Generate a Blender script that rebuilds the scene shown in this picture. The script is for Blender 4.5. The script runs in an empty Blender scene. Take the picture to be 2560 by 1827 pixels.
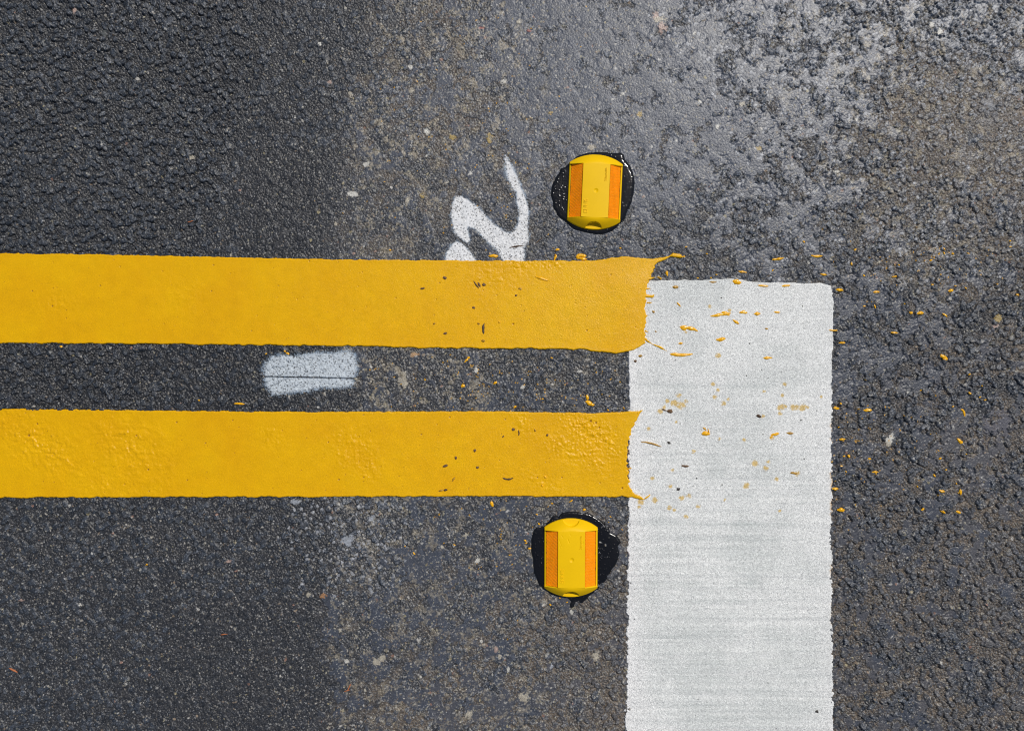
import bpy, math
import numpy as np
from mathutils import Vector

C = bpy.context.scene.collection
S = 0.00059                       # metres of road per unit of the site plan
MM = 0.001

# ------------------------------------------------------------------ camera, light, exposure
CAM_H = 1.30
cam_d = bpy.data.cameras.new('camera')
cam = bpy.data.objects.new('camera', cam_d); C.objects.link(cam)
cam.location = (0, 0, CAM_H); cam.rotation_euler = (0, 0, 0)
cam_d.sensor_width = 36.0
cam_d.lens = 36.0 * CAM_H / (2560 * S)
cam_d.clip_start = 0.01; cam_d.clip_end = 200
bpy.context.scene.camera = cam

SUN_EL, SUN_AZ = math.radians(57), math.radians(40)      # azimuth clockwise from +Y
sdir = Vector((math.sin(SUN_AZ) * math.cos(SUN_EL), math.cos(SUN_AZ) * math.cos(SUN_EL), math.sin(SUN_EL)))
sun_d = bpy.data.lights.new('sun', 'SUN'); sun_d.energy = 3.25; sun_d.angle = math.radians(0.5)
sun_d.color = (1.0, 0.955, 0.89)
sun = bpy.data.objects.new('sun', sun_d); C.objects.link(sun)
sun.location = sdir * 5; sun.rotation_euler = sdir.to_track_quat('Z', 'Y').to_euler()

w = bpy.data.worlds.new('World'); bpy.context.scene.world = w; w.use_nodes = True
nt = w.node_tree; nt.nodes.clear()
sky = nt.nodes.new('ShaderNodeTexSky'); sky.sky_type = 'NISHITA'; sky.sun_disc = False
sky.sun_elevation = SUN_EL; sky.sun_rotation = SUN_AZ
bg = nt.nodes.new('ShaderNodeBackground'); bg.inputs[1].default_value = 0.07
wo = nt.nodes.new('ShaderNodeOutputWorld')
nt.links.new(sky.outputs[0], bg.inputs[0]); nt.links.new(bg.outputs[0], wo.inputs[0])
vs = bpy.context.scene.view_settings
vs.view_transform = 'Standard'; vs.look = 'None'; vs.exposure = 0; vs.gamma = 1
try:
    bpy.context.scene.cycles.filter_width = 1.1
    bpy.context.scene.render.filter_size = 1.1
except Exception:
    pass

# ------------------------------------------------------------------ numpy helpers
f32 = np.float32
def W(px, py): return ((px - 1280) * S, (913.5 - py) * S)

def h01(ix, iy, seed):
    h = (ix.astype(np.int64) * 374761393 + iy.astype(np.int64) * 668265263 + seed * 974634777) & 0xffffffff
    h = ((h ^ (h >> 13)) * 1274126177) & 0xffffffff
    h = ((h ^ (h >> 16)) * 2246822519) & 0xffffffff
    h = h ^ (h >> 15)
    return (h & 0xffffff).astype(f32) / f32(0xffffff)

def vnoise(x, y, s, seed):
    x = x / s; y = y / s
    xi = np.floor(x); yi = np.floor(y); fx = (x - xi).astype(f32); fy = (y - yi).astype(f32)
    xi = xi.astype(np.int32); yi = yi.astype(np.int32)
    fx = fx * fx * (3 - 2 * fx); fy = fy * fy * (3 - 2 * fy)
    a = h01(xi, yi, seed); b = h01(xi + 1, yi, seed); c = h01(xi, yi + 1, seed); d = h01(xi + 1, yi + 1, seed)
    return (a + (b - a) * fx) * (1 - fy) + (c + (d - c) * fx) * fy

def fbm(x, y, s, seed, o=3):
    t = 0; a = 1.0; n = 0
    for k in range(o):
        t = t + a * vnoise(x + 0.37 * s * k, y - 0.61 * s * k, s, seed + 17 * k); n += a; a *= 0.55; s *= 0.5
    return t / n

def facets(x, y, s, seed):
    """F1, cell random, F2 and a per-stone random tilt plane"""
    x = (x / s).astype(f32); y = (y / s).astype(f32)
    xi = np.floor(x).astype(np.int32); yi = np.floor(y).astype(np.int32)
    F1 = np.full(x.shape, 9, f32); F2 = F1.copy(); R = np.zeros(x.shape, f32); T = np.zeros(x.shape, f32)
    for dx in (-1, 0, 1):
        for dy in (-1, 0, 1):
            cx = xi + dx; cy = yi + dy
            r = h01(cx, cy, seed)
            ox = x - (cx + 0.1 + 0.8 * r); oy = y - (cy + 0.1 + 0.8 * h01(cx, cy, seed + 5))
            ex = 0.72 + 0.56 * h01(cx, cy, seed + 9)
            d = np.sqrt((ox * ex) ** 2 + (oy / ex) ** 2).astype(f32)
            m = d < F1
            F2 = np.where(m, F1, np.minimum(F2, d))
            an = ((r * 31.7) % 1) * 6.2832
            T = np.where(m, (ox * np.cos(an) + oy * np.sin(an)) * (.3 + .7 * ((r * 53.1) % 1)), T)
            F1 = np.where(m, d, F1); R = np.where(m, (r * 7.13) % 1, R)
    return F1, R, F2, T.astype(f32)

def worley(x, y, s, seed, need2=False):
    """F1 distance (in cells), random of the nearest cell, optionally F2"""
    x = (x / s).astype(f32); y = (y / s).astype(f32)
    xi = np.floor(x).astype(np.int32); yi = np.floor(y).astype(np.int32)
    F1 = np.full(x.shape, 9, f32); F2 = F1.copy(); R = np.zeros(x.shape, f32)
    for dx in (-1, 0, 1):
        for dy in (-1, 0, 1):
            cx = xi + dx; cy = yi + dy
            r = h01(cx, cy, seed)
            jx = cx + 0.12 + 0.76 * r; jy = cy + 0.12 + 0.76 * h01(cx, cy, seed + 5)
            ex = 0.75 + 0.5 * h01(cx, cy, seed + 9)
            d = np.sqrt(((x - jx) * ex) ** 2 + ((y - jy) / ex) ** 2).astype(f32)
            m = d < F1
            if need2: F2 = np.where(m, F1, np.minimum(F2, d))
            F1 = np.where(m, d, F1); R = np.where(m, (r * 7.13) % 1, R)
    return (F1, R, F2) if need2 else (F1, R)

def sstep(a, b, x):
    t = np.clip((x - a) / (b - a), 0, 1); return t * t * (3 - 2 * t)

def mixc(a, b, t):
    t = t[..., None] if t.ndim == a.ndim - 1 or t.ndim == 2 or t.ndim == 1 else t
    return a * (1 - t) + b * t

def poly_sd(X, Y, pts):
    """signed distance to a closed polygon, positive inside"""
    P = np.asarray(pts, float); n = len(P)
    d = np.full(X.shape, 1e9); ins = np.zeros(X.shape, bool)
    for i in range(n):
        ax, ay = P[i]; bx, by = P[(i + 1) % n]
        ex, ey = bx - ax, by - ay
        t = np.clip(((X - ax) * ex + (Y - ay) * ey) / (ex * ex + ey * ey + 1e-18), 0, 1)
        d = np.minimum(d, (X - ax - t * ex) ** 2 + (Y - ay - t * ey) ** 2)
        c = ((ay > Y) != (by > Y))
        if by != ay:
            ins ^= c & (X < ex * (Y - ay) / ey + ax)
    d = np.sqrt(d); return np.where(ins, d, -d)

def line_d(X, Y, pts, widths):
    """distance to a tapering polyline: positive inside"""
    best = np.full(X.shape, -1e9)
    for i in range(len(pts) - 1):
        ax, ay = pts[i]; bx, by = pts[i + 1]
        ex, ey = bx - ax, by - ay
        t = np.clip(((X - ax) * ex + (Y - ay) * ey) / (ex * ex + ey * ey + 1e-18), 0, 1)
        d = np.hypot(X - ax - t * ex, Y - ay - t * ey)
        best = np.maximum(best, widths[i] + t * (widths[i + 1] - widths[i]) - d)
    return best

def grid_obj(name, X, Y, Z, mat, mask=None, col=None, fac=None, parent=None, smooth=True):
    """one mesh from a height field; mask picks the faces"""
    ny, nx = X.shape
    idx = np.arange(nx * ny, dtype=np.int32).reshape(ny, nx)
    q = np.stack([idx[:-1, :-1], idx[:-1, 1:], idx[1:, 1:], idx[1:, :-1]], -1).reshape(-1, 4)
    if mask is not None:
        q = q[mask.reshape(-1)]
        used = np.zeros(nx * ny, bool); used[q.reshape(-1)] = True
        re = np.cumsum(used, dtype=np.int64) - 1; q = re[q].astype(np.int32)
    else:
        used = slice(None)
    co = np.stack([X.reshape(-1)[used], Y.reshape(-1)[used], Z.reshape(-1)[used]], -1).astype(f32)
    me = bpy.data.meshes.new(name)
    me.vertices.add(len(co)); me.vertices.foreach_set('co', co.reshape(-1))
    me.loops.add(q.size); me.loops.foreach_set('vertex_index', q.reshape(-1))
    me.polygons.add(len(q)); me.polygons.foreach_set('loop_start', np.arange(0, q.size, 4, dtype=np.int32))
    try: me.polygons.foreach_set('loop_total', np.full(len(q), 4, np.int32))
    except Exception: pass
    me.update(calc_edges=True)
    me.polygons.foreach_set('use_smooth', np.full(len(q), smooth, bool))
    if col is not None:
        a = me.color_attributes.new('albedo', 'FLOAT_COLOR', 'POINT')
        c4 = np.ones((len(co), 4), f32); c4[:, :3] = col.reshape(-1, 3)[used]
        a.data.foreach_set('color', c4.reshape(-1))
    if fac is not None:
        a = me.attributes.new('fac', 'FLOAT', 'POINT')
        a.data.foreach_set('value', fac.reshape(-1)[used].astype(f32))
    me.materials.append(mat)
    o = bpy.data.objects.new(name, me); C.objects.link(o)
    if parent is not None: o.parent = parent
    return o

def field_obj(name, X, Y, sd, Z, zbot, mat, col=None, fac=None, parent=None):
    """height field cut along the zero line of sd, with a skirt down to zbot"""
    dy = np.gradient(sd, axis=0) / np.maximum(np.gradient(Y, axis=0), 1e-9)
    dx = np.gradient(sd, axis=1) / np.maximum(np.gradient(X, axis=1), 1e-9)
    g = np.maximum(np.hypot(dx, dy), 1e-3)
    out = sd <= 0
    step = np.clip(-sd, 0, 3e-3)
    X2 = np.where(out, X + dx / g * step / np.maximum(g, .5), X)
    Y2 = np.where(out, Y + dy / g * step / np.maximum(g, .5), Y)
    Z2 = np.where(out, zbot, Z)
    ins = ~out
    m = ins[:-1, :-1] | ins[:-1, 1:] | ins[1:, 1:] | ins[1:, :-1]
    return grid_obj(name, X2, Y2, Z2, mat, m, col, fac, parent)

def tag(o, label=None, cat=None, group=None, kind=None):
    if label: o['label'] = label
    if cat: o['category'] = cat
    if group: o['group'] = group
    if kind: o['kind'] = kind
    return o

# ------------------------------------------------------------------ materials
def mat(name, base=(.5, .5, .5), rough=.5, attr=False, coat=0.0, spec=.5, noise=None, bump=None, sss=0.0, rough_fac=None, noise2=None):
    """noise = (scale, low, high): albedo multiplier; bump = [(scale, strength, distance)...]"""
    m = bpy.data.materials.new(name); m.use_nodes = True
    t = m.node_tree; b = t.nodes['Principled BSDF']; L = t.links
    b.inputs['Roughness'].default_value = rough; b.inputs['Specular IOR Level'].default_value = spec
    b.inputs['Coat Weight'].default_value = coat; b.inputs['Coat Roughness'].default_value = 0.12
    geo = t.nodes.new('ShaderNodeNewGeometry')
    tc = t.nodes.new('ShaderNodeTexCoord')
    src = None
    if attr:
        a = t.nodes.new('ShaderNodeAttribute'); a.attribute_name = 'albedo'; src = a.outputs['Color']
    else:
        r = t.nodes.new('ShaderNodeRGB'); r.outputs[0].default_value = (*base, 1); src = r.outputs[0]
    for nz in (noise, noise2):
        if not nz: continue
        n = t.nodes.new('ShaderNodeTexNoise'); n.inputs['Scale'].default_value = nz[0]; n.inputs['Detail'].default_value = 3
        L.new(tc.outputs['Object'], n.inputs['Vector'])
        mr = t.nodes.new('ShaderNodeMapRange'); mr.inputs['From Min'].default_value = .3; mr.inputs['From Max'].default_value = .7
        mr.inputs['To Min'].default_value = nz[1]; mr.inputs['To Max'].default_value = nz[2]
        L.new(n.outputs['Fac'], mr.inputs['Value'])
        v = t.nodes.new('ShaderNodeVectorMath'); v.operation = 'SCALE'
        L.new(src, v.inputs[0]); L.new(mr.outputs[0], v.inputs['Scale']); src = v.outputs[0]
    L.new(src, b.inputs['Base Color'])
    prev = None
    for (sc, st, di) in (bump or []):
        n = t.nodes.new('ShaderNodeTexNoise'); n.inputs['Scale'].default_value = sc; n.inputs['Detail'].default_value = 2
        L.new(tc.outputs['Object'], n.inputs['Vector'])
        bp = t.nodes.new('ShaderNodeBump'); bp.inputs['Strength'].default_value = st; bp.inputs['Distance'].default_value = di
        L.new(n.outputs['Fac'], bp.inputs['Height'])
        if prev: L.new(prev.outputs[0], bp.inputs['Normal'])
        prev = bp
    if prev: L.new(prev.outputs[0], b.inputs['Normal'])
    if rough_fac:
        a = t.nodes.new('ShaderNodeAttribute'); a.attribute_name = 'fac'
        mr = t.nodes.new('ShaderNodeMapRange'); mr.inputs['To Min'].default_value = rough_fac[0]; mr.inputs['To Max'].default_value = rough_fac[1]
        L.new(a.outputs['Fac'], mr.inputs['Value']); L.new(mr.outputs[0], b.inputs['Roughness'])
    if sss:
        b.inputs['Subsurface Weight'].default_value = sss; b.inputs['Subsurface Radius'].default_value = (.004, .002, .0005)
        b.inputs['Subsurface Scale'].default_value = 1.0
    return m

YEL = (.75, .395, .0)
M_asph = mat('asphalt', attr=True, rough_fac=(.48, .39), spec=.42, noise=(1000, .6, 1.4), bump=[(900, .45, .0005)])
M_yel = mat('yellow_road_paint', attr=True, rough=.34, spec=.28, noise=(60, .96, 1.04), noise2=(900, .80, 1.10), bump=[(800, .6, .0005), (160, .12, .001)])
M_white = mat('white_beaded_paint', attr=True, rough=.6, spec=.3, noise=(850, .72, 1.16), bump=[(700, 1.0, .0010)])
M_tar = mat('bitumen_adhesive', base=(.006, .006, .007), rough_fac=(.08, .42), spec=.42, bump=[(500, .25, .0005)])
M_plast = mat('yellow_plastic', base=(.81, .49, .0), rough=.48, spec=.16, noise=(35, .96, 1.03), sss=0, bump=[(700, .05, .0003)])
M_drop = mat('splashed_yellow_paint', base=(.80, .40, .003), rough=.25, spec=.5, noise=(400, .85, 1.08), bump=[(500, .25, .0006)])
M_smear = mat('dull_ochre_paint', base=(.42, .22, .015), rough=.4, spec=.4, noise=(450, .5, 1.3), bump=[(500, .3, .0006)])
M_leaf = mat('dry_leaf', base=(.055, .028, .012), rough=.6, noise=(300, .6, 1.5), bump=[(500, .3, .0004)])
M_crumb = mat('grit_crumb', base=(.13, .07, .03), rough=.65, noise=(600, .6, 1.4), bump=[(700, .4, .0004)])
M_dark = mat('dark_grit', base=(.035, .03, .026), rough=.7, noise=(600, .6, 1.4), bump=[(700, .4, .0004)])
M_twig = mat('orange_wood_sliver', base=(.40, .13, .045), rough=.6, noise=(500, .7, 1.3))

def spray_mat():
    m = bpy.data.materials.new('white_spray_paint'); m.use_nodes = True
    t = m.node_tree; b = t.nodes['Principled BSDF']; L = t.links
    b.inputs['Base Color'].default_value = (.70, .745, .79, 1); b.inputs['Roughness'].default_value = .6
    b.inputs['Specular IOR Level'].default_value = .3
    a = t.nodes.new('ShaderNodeAttribute'); a.attribute_name = 'fac'
    c = t.nodes.new('ShaderNodeAttribute'); c.attribute_name = 'albedo'
    L.new(c.outputs['Color'], b.inputs['Base Color'])
    tr = t.nodes.new('ShaderNodeBsdfTransparent'); mx = t.nodes.new('ShaderNodeMixShader')
    L.new(a.outputs['Fac'], mx.inputs[0]); L.new(tr.outputs[0], mx.inputs[1]); L.new(b.outputs[0], mx.inputs[2])
    L.new(mx.outputs[0], t.nodes['Material Output'].inputs[0])
    return m
M_spray = spray_mat()

# ------------------------------------------------------------------ the road surface
# regions: (x, y, radius, coarse, smear, brown, pale flecks, albedo, bright grey stones)
REG = [
 (60,60,260, .9,.0,.05,.06,.050,.0), (450,120,240, .9,.0,.08,.06,.050,.0), (350,430,230, 1.,.0,.08,.05,.050,.0),
 (60,330,200, .75,.0,.05,.05,.048,.0), (750,150,220, .35,.0,.10,.12,.050,.0), (720,480,230, .2,.0,.05,.12,.045,.0),
 (950,60,200, .3,.1,.35,.55,.060,.0), (1000,300,220, .25,.35,.40,.70,.062,.0), (930,540,180, .15,.15,.40,.60,.060,.0),
 (1150,130,180, .25,.55,.45,.80,.065,.0), (1250,350,200, .2,.45,.45,.65,.064,.0), (1230,560,140, .15,.2,.30,.3,.055,.0),
 (1480,130,220, .25,.85,.20,.35,.075,.0), (1500,350,200, .2,.85,.25,.35,.075,.0), (1700,330,220, .3,.85,.15,.25,.078,.0),
 (1550,590,150, .25,.45,.15,.3,.052,.0), (1750,620,150, .25,.3,.10,.2,.046,.0), (1800,100,200, .45,.75,.15,.35,.085,.25),
 (2020,130,200, .55,.65,.20,.45,.090,.5), (1950,330,180, .6,.6,.35,.35,.080,.2), (2350,40,180, .8,.3,.30,.5,.080,1.),
 (2130,30,150, .7,.4,.20,.5,.080,.8), (2500,120,150, .6,.3,.6,.5,.085,.7), (2250,190,170, .45,.15,.9,.6,.085,.1), (2450,280,190, .3,.1,.9,.5,.080,.1),
 (2100,450,190, .6,.45,.45,.5,.070,.15), (2400,500,190, .5,.2,.8,.6,.065,.15), (1950,560,160, .5,.45,.3,.3,.060,.1),
 (2250,640,160, .5,.3,.5,.5,.055,.15), (2500,700,180, .6,.2,.55,.3,.050,.05), (2150,800,180, .5,.45,.2,.2,.052,.0),
 (2350,950,200, .6,.3,.5,.15,.048,.0), (2200,1150,200, .6,.3,.45,.15,.048,.0), (2450,1200,200, .6,.25,.7,.2,.052,.0),
 (2250,1420,200, .6,.3,.6,.12,.050,.0), (2450,1550,200, .6,.2,.7,.15,.052,.0), (2200,1720,200, .6,.2,.65,.15,.050,.0),
 (150,950,260, .7,.0,.0,.05,.040,.0), (500,960,260, .4,.0,.0,.08,.038,.0), (1050,950,220, .2,.2,.2,.75,.046,.0), (1400,960,200, .25,.3,.15,.4,.042,.0),
 (150,1330,240, .4,.0,.1,.25,.052,.0), (500,1330,240, .4,.0,.1,.25,.052,.0), (200,1650,260, .3,.1,.1,.2,.052,.0), (560,1650,260, .2,.1,.15,.25,.052,.0),
 (880,1320,170, .5,.1,.15,.5,.058,.22), (1050,1500,180, .2,.45,.3,.6,.055,.0), (850,1700,200, .15,.4,.25,.6,.052,.0), (1200,1330,150, .2,.4,.2,.5,.052,.0),
 (1250,1600,170, .3,.35,.45,.6,.055,.0), (1450,1600,150, .5,.25,.7,.4,.056,.0), (1480,1780,150, .5,.1,.9,.4,.060,.0), (1120,1780,160, .3,.45,.6,.6,.056,.0),
]
# hand-placed pale aggregate and scars: x, y, rx, ry, colour
PALE = (.42, .38, .30); WHT = (.60, .58, .52); RED = (.32, .11, .08); OCH = (.38, .27, .08); PNK = (.42, .30, .25); GRY = (.30, .32, .35)
SCARS = [(1640,40,10,16,PNK),(1655,70,14,18,PNK),(1650,50,18,10,PALE),(1260,205,9,8,WHT),(1256,243,9,8,PALE),(1555,235,8,7,WHT),(1480,368,11,10,PALE),
 (880,485,15,10,WHT),(915,410,9,8,WHT),(1056,492,9,11,OCH),(1018,500,9,12,PALE),(1176,434,8,9,WHT),(1204,71,11,4,RED),(1323,77,7,4,RED),(1298,55,8,9,PALE),
 (1030,228,8,8,PALE),(1027,168,8,6,WHT),(905,385,6,20,GRY),(875,235,8,9,PALE),(1377,282,9,4,OCH),(1130,345,9,9,OCH),(1222,345,9,14,OCH),
 (1066,330,9,8,WHT),(795,520,7,30,GRY),(800,595,12,18,GRY),(840,560,6,9,PALE),(1735,85,7,7,WHT),(1750,255,6,6,WHT),(1795,316,6,6,WHT),(1857,258,10,9,PALE),
 (1898,370,9,8,OCH),(1600,285,8,9,OCH),(1684,532,7,8,PALE),(2090,430,14,6,WHT),(2497,795,13,11,OCH),(2490,815,12,6,PNK),(2225,1097,12,16,WHT),(2222,1112,9,10,PALE),
 (1036,886,12,7,(.45,.27,.13)),(1190,925,6,8,WHT),(1450,928,8,6,WHT),(1065,915,10,26,GRY),(1010,955,14,24,PALE),(1380,962,6,4,WHT),(1307,968,5,5,WHT),
 (575,1403,11,8,PNK),(770,1485,11,8,PALE),(808,1488,9,9,(.42,.22,.10)),(1193,1402,11,10,WHT),(1160,1340,12,10,PALE),(955,1645,11,13,PALE),(940,1655,14,12,PALE),(868,1652,8,6,WHT),
 (1052,1691,5,6,WHT),(800,1530,5,5,WHT),(200,1510,6,7,WHT),(55,1500,9,4,PNK),(700,1690,4,6,WHT),(1170,1785,14,18,PALE),(1250,1640,6,14,PALE),(1270,1670,5,12,WHT),
 (1428,1530,7,11,WHT),(1380,1665,8,12,GRY),(1310,1740,18,22,PALE),(1490,1640,12,16,PALE),(1240,1625,6,14,PNK),(1203,1602,5,6,WHT),(850,1575,6,6,PALE),
 (2470,260,22,26,(.13,.14,.16)),(2380,110,24,22,(.17,.18,.20)),(2495,1060,46,52,(.085,.085,.105)),(2350,80,9,9,WHT),(2330,62,8,7,WHT),(2215,58,9,9,GRY),(2410,45,9,8,GRY),
 (2140,300,5,5,WHT),(2030,170,6,7,GRY),(185,25,6,9,PNK),(480,18,14,12,(.09,.10,.12)),(262,85,12,10,(.15,.16,.15)),(425,52,15,13,(.12,.13,.15)),(555,125,10,9,(.10,.11,.12)),
 (365,58,9,9,(.10,.11,.13)),(310,410,12,13,(.085,.09,.11)),(365,432,18,8,(.09,.10,.125)),(82,402,12,12,(.085,.09,.10)),(96,428,14,9,(.085,.09,.10)),(335,305,10,9,(.085,.09,.10)),
 (415,262,9,9,(.12,.12,.10)),(810,97,5,4,PALE),(800,110,4,6,WHT),(825,205,6,5,PNK),(480,395,7,6,PALE),(25,1000,16,14,(.05,.055,.07)),(840,1290,22,14,GRY),(870,1350,22,22,GRY),(900,1320,24,18,GRY),
 (740,1255,20,10,GRY),(960,1253,30,5,GRY),(930,1300,14,18,GRY),(830,1385,10,16,GRY)]

def axis(a, fine, lo, hi):
    v = [0.0]; st = fine
    core = np.arange(lo, hi + 1e-9, fine)
    ext = []; x = hi; st = fine
    while x < 45:
        st *= 1.06; x += st; ext.append(x)
    ext2 = []; x = lo; st = fine
    while x > -45:
        st *= 1.06; x -= st; ext2.append(x)
    return np.array(ext2[::-1] + list(core) + ext)

FINE = 0.00078
xs = axis(0, FINE, -.80, .80); ys = axis(0, FINE, -.58, .58)
X, Y = np.meshgrid(xs.astype(f32), ys.astype(f32))
PX = X / S + 1280; PY = 913.5 - Y / S
CX, CY = (X * .829 + Y * .559) * 1000, (Y * .829 - X * .559) * 1000                       # millimetres
cell = np.maximum(np.gradient(xs)[None, :], np.gradient(ys)[:, None])
fade = np.clip(0.003 / cell, 0, 1).astype(f32)

def regions():
    st = 8                                        # evaluated coarse, then interpolated
    gx = np.linspace(-400, 2960, 340); gy = np.linspace(-400, 2230, 270)
    GX, GY = np.meshgrid(gx, gy)
    wx = GX + 90 * (fbm(GX, GY, 160, 901) - .5) * 2; wy = GY + 90 * (fbm(GX, GY, 160, 902) - .5) * 2
    acc = np.zeros((6,) + GX.shape); wsum = np.zeros(GX.shape)
    for r in REG:
        wgt = np.exp(-((wx - r[0]) ** 2 + (wy - r[1]) ** 2) / (2 * (r[2] * .5) ** 2)) + 1e-9
        wsum += wgt
        for k in range(6): acc[k] += wgt * r[3 + k]
    acc /= wsum
    u = np.clip((PX - gx[0]) / (gx[1] - gx[0]), 0, len(gx) - 1.001); v = np.clip((PY - gy[0]) / (gy[1] - gy[0]), 0, len(gy) - 1.001)
    ui = u.astype(int); vi = v.astype(int); fu = (u - ui).astype(f32); fv = (v - vi).astype(f32)
    out = []
    for k in range(6):
        A = acc[k].astype(f32)
        out.append((A[vi, ui] * (1 - fu) + A[vi, ui + 1] * fu) * (1 - fv) + (A[vi + 1, ui] * (1 - fu) + A[vi + 1, ui + 1] * fu) * fv)
    return out

coarse, smear, brown, pale, alb, bright = regions()
joint = np.interp(PY, [-400, 0, 200, 400, 650, 1000, 1300, 2200], [960, 930, 885, 850, 800, 900, 830, 800]) + 50 * (fbm(PX * 0, PY, 90, 903, 3) - .5)
J = sstep(-35, 35, PX - joint + 40 * (fbm(CX, CY, 12, 904, 2) - .5))
pale = pale * (.30 + .70 * J); brown = brown * (.25 + .75 * J); smear = smear * (.25 + .75 * J); alb = alb * (.77 + .23 * J)
wx = CX + 1.6 * (vnoise(CX, CY, 3.1, 11) - .5); wy = CY + 1.6 * (vnoise(CX, CY, 3.1, 12) - .5)
F1a, Ra, F2a, Ta = facets(wx, wy, 2.5, 21)
F1b, Rb, F2b, Tb = facets(wx, wy, 4.4, 22)
F1c, Rc, F2c, Tc = facets(wx, wy, 8.5, 23)
dome = lambda F, r: np.sqrt(np.clip(1 - (F / r) ** 2, 0, 1))
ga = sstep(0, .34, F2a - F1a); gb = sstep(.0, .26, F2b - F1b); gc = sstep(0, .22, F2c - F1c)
da = ga * (.75 + .25 * dome(F1a, .8)); db = gb * (.75 + .25 * dome(F1b, .8)); dc = dome(F1c, .55)
big = (Rc > .68 - .34 * coarse).astype(f32) * np.clip(coarse * 1.5, 0, 1)
mid = sstep(.15, .8, coarse)
h = (.62 - .15 * mid) * da * (.30 + .70 * Ra) + .55 * ga * Ta + (.35 + .95 * mid) * db * (.10 + .90 * Rb) + (.4 + .5 * mid) * gb * Tb
h = np.maximum(h, big * (dc > 0) * (sstep(0, .5, dc) * (1.7 + 1.3 * Rc + 1.3 * Tc) + .16 * da))
n1 = fbm(CX, CY, 22, 31, 4); n2 = fbm(CX, CY, 7, 32, 3); n3 = fbm(CX, CY, 60, 33, 3)
fill = sstep(.51, .58, n1 * .62 + n2 * .38 + .30 * (smear - .35))
fill = fill * sstep(.02, .25, smear)
lvl = .75 + .25 * n3
flat = lvl + .05 * da + .05 * Ta + .10 * db + .34 * (n2 - .5)
h = h * (1 - fill) + flat * fill
crk = 1 - sstep(0, .18, F2b - F1b)
h = h * (1 + .55 * (1 - fill)) - (.55 + .5 * mid) * crk * (1 - .8 * fill)
h = h + 1.1 * (n3 - .5) + .5 * (n1 - .5)
pit = sstep(.60, .72, fbm(CX, CY, 9, 37, 3)) * (.25 + 1.1 * coarse + .35 * brown)
h = h - .7 * pit

# albedo: stones, binder film, dust lodged in the voids, pale aggregate
base = np.ones(X.shape + (3,), f32) * alb[..., None]
tint = np.stack([.90 + .10 * Rb, 1.0 + 0 * Rb, 1.20 - .16 * Rb], -1)
base = base * tint
base *= (.45 + .55 * Ra + .45 * Rb)[..., None]
hc = h01(np.floor(CX / 1.25 + .4 * Rb).astype(np.int32), np.floor(CY / 1.25 + .4 * Ra).astype(np.int32), 88)
base *= (.72 + .5 * hc)[..., None]
base = mixc(base, base * 2.4 + .015, ((hc * 37) % 1 > .93).astype(f32) * .8)
film = np.array([.064, .074, .098], f32) * (.75 + .5 * n2)[..., None]
bigst = (big > .35) * (dc > .42) * (1 - fill)
base = base * (1 + bigst[..., None] * (np.array([.25, .36, .48], f32) + .7 * (((Rc * 41) % 1)[..., None] - .5)))
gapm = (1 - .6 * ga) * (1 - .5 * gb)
base = base * (1 - .62 * np.clip(gapm * 1.3, 0, 1) * (1 - fill))[..., None] * 1.28  # darker gaps: binder tone, plus crevice shade put into the colour
base = mixc(base, film * (alb[..., None] / .075) ** .8, fill * .85)
dust = np.array([.140, .112, .084], f32) * (.7 + .6 * Ra)[..., None]
low = sstep(.75, .25, h) * (1 - fill)
bn = sstep(.38, .60, fbm(CX, CY, 26, 41, 3) + .35 * (brown - .4))
base = mixc(base, dust, np.clip(low * bn * brown * 1.5 + .45 * bn * brown * brown, 0, .9))
def flecks(size, seed, p, rad, cols, F=None, R=None):
    global base
    F, R = worley(wx, wy, size, seed)
    on = (R < p) & (F < rad * (.5 + R / np.maximum(p, 1e-4)))
    k = ((R * 977) % 1); cc = np.array(cols, f32)[(k * len(cols)).astype(int)]
    base = mixc(base, cc * (.7 + .5 * ((R * 331) % 1))[..., None], on.astype(f32) * .8)
flecks(2.6, 51, .03 + .24 * pale, .40, [(.28,.26,.22), (.22,.22,.21), (.34,.32,.28), (.18,.14,.10), (.26,.24,.17)])
flecks(5.0, 52, .008 + .06 * pale, .28, [(.34,.32,.27), (.24,.24,.23), (.42,.41,.38), (.26,.20,.14), (.26,.15,.11), (.30,.26,.15)])
flecks(1.7, 53, .03 + .08 * pale, .45, [(.30,.30,.29), (.20,.20,.20)])
flecks(8.5, 54, .018 * pale, .2, [(.40,.37,.30), (.46,.44,.40), (.32,.28,.18)])
bs = (bright > .05) & (Rb < bright * .75) & (F1b < .50)
base = mixc(base, np.array([.27, .28, .30], f32) * (.6 + .7 * ((Rb * 97) % 1))[..., None], bs.astype(f32) * .8)
h = h + .35 * bs * (1 - fill)
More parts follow.
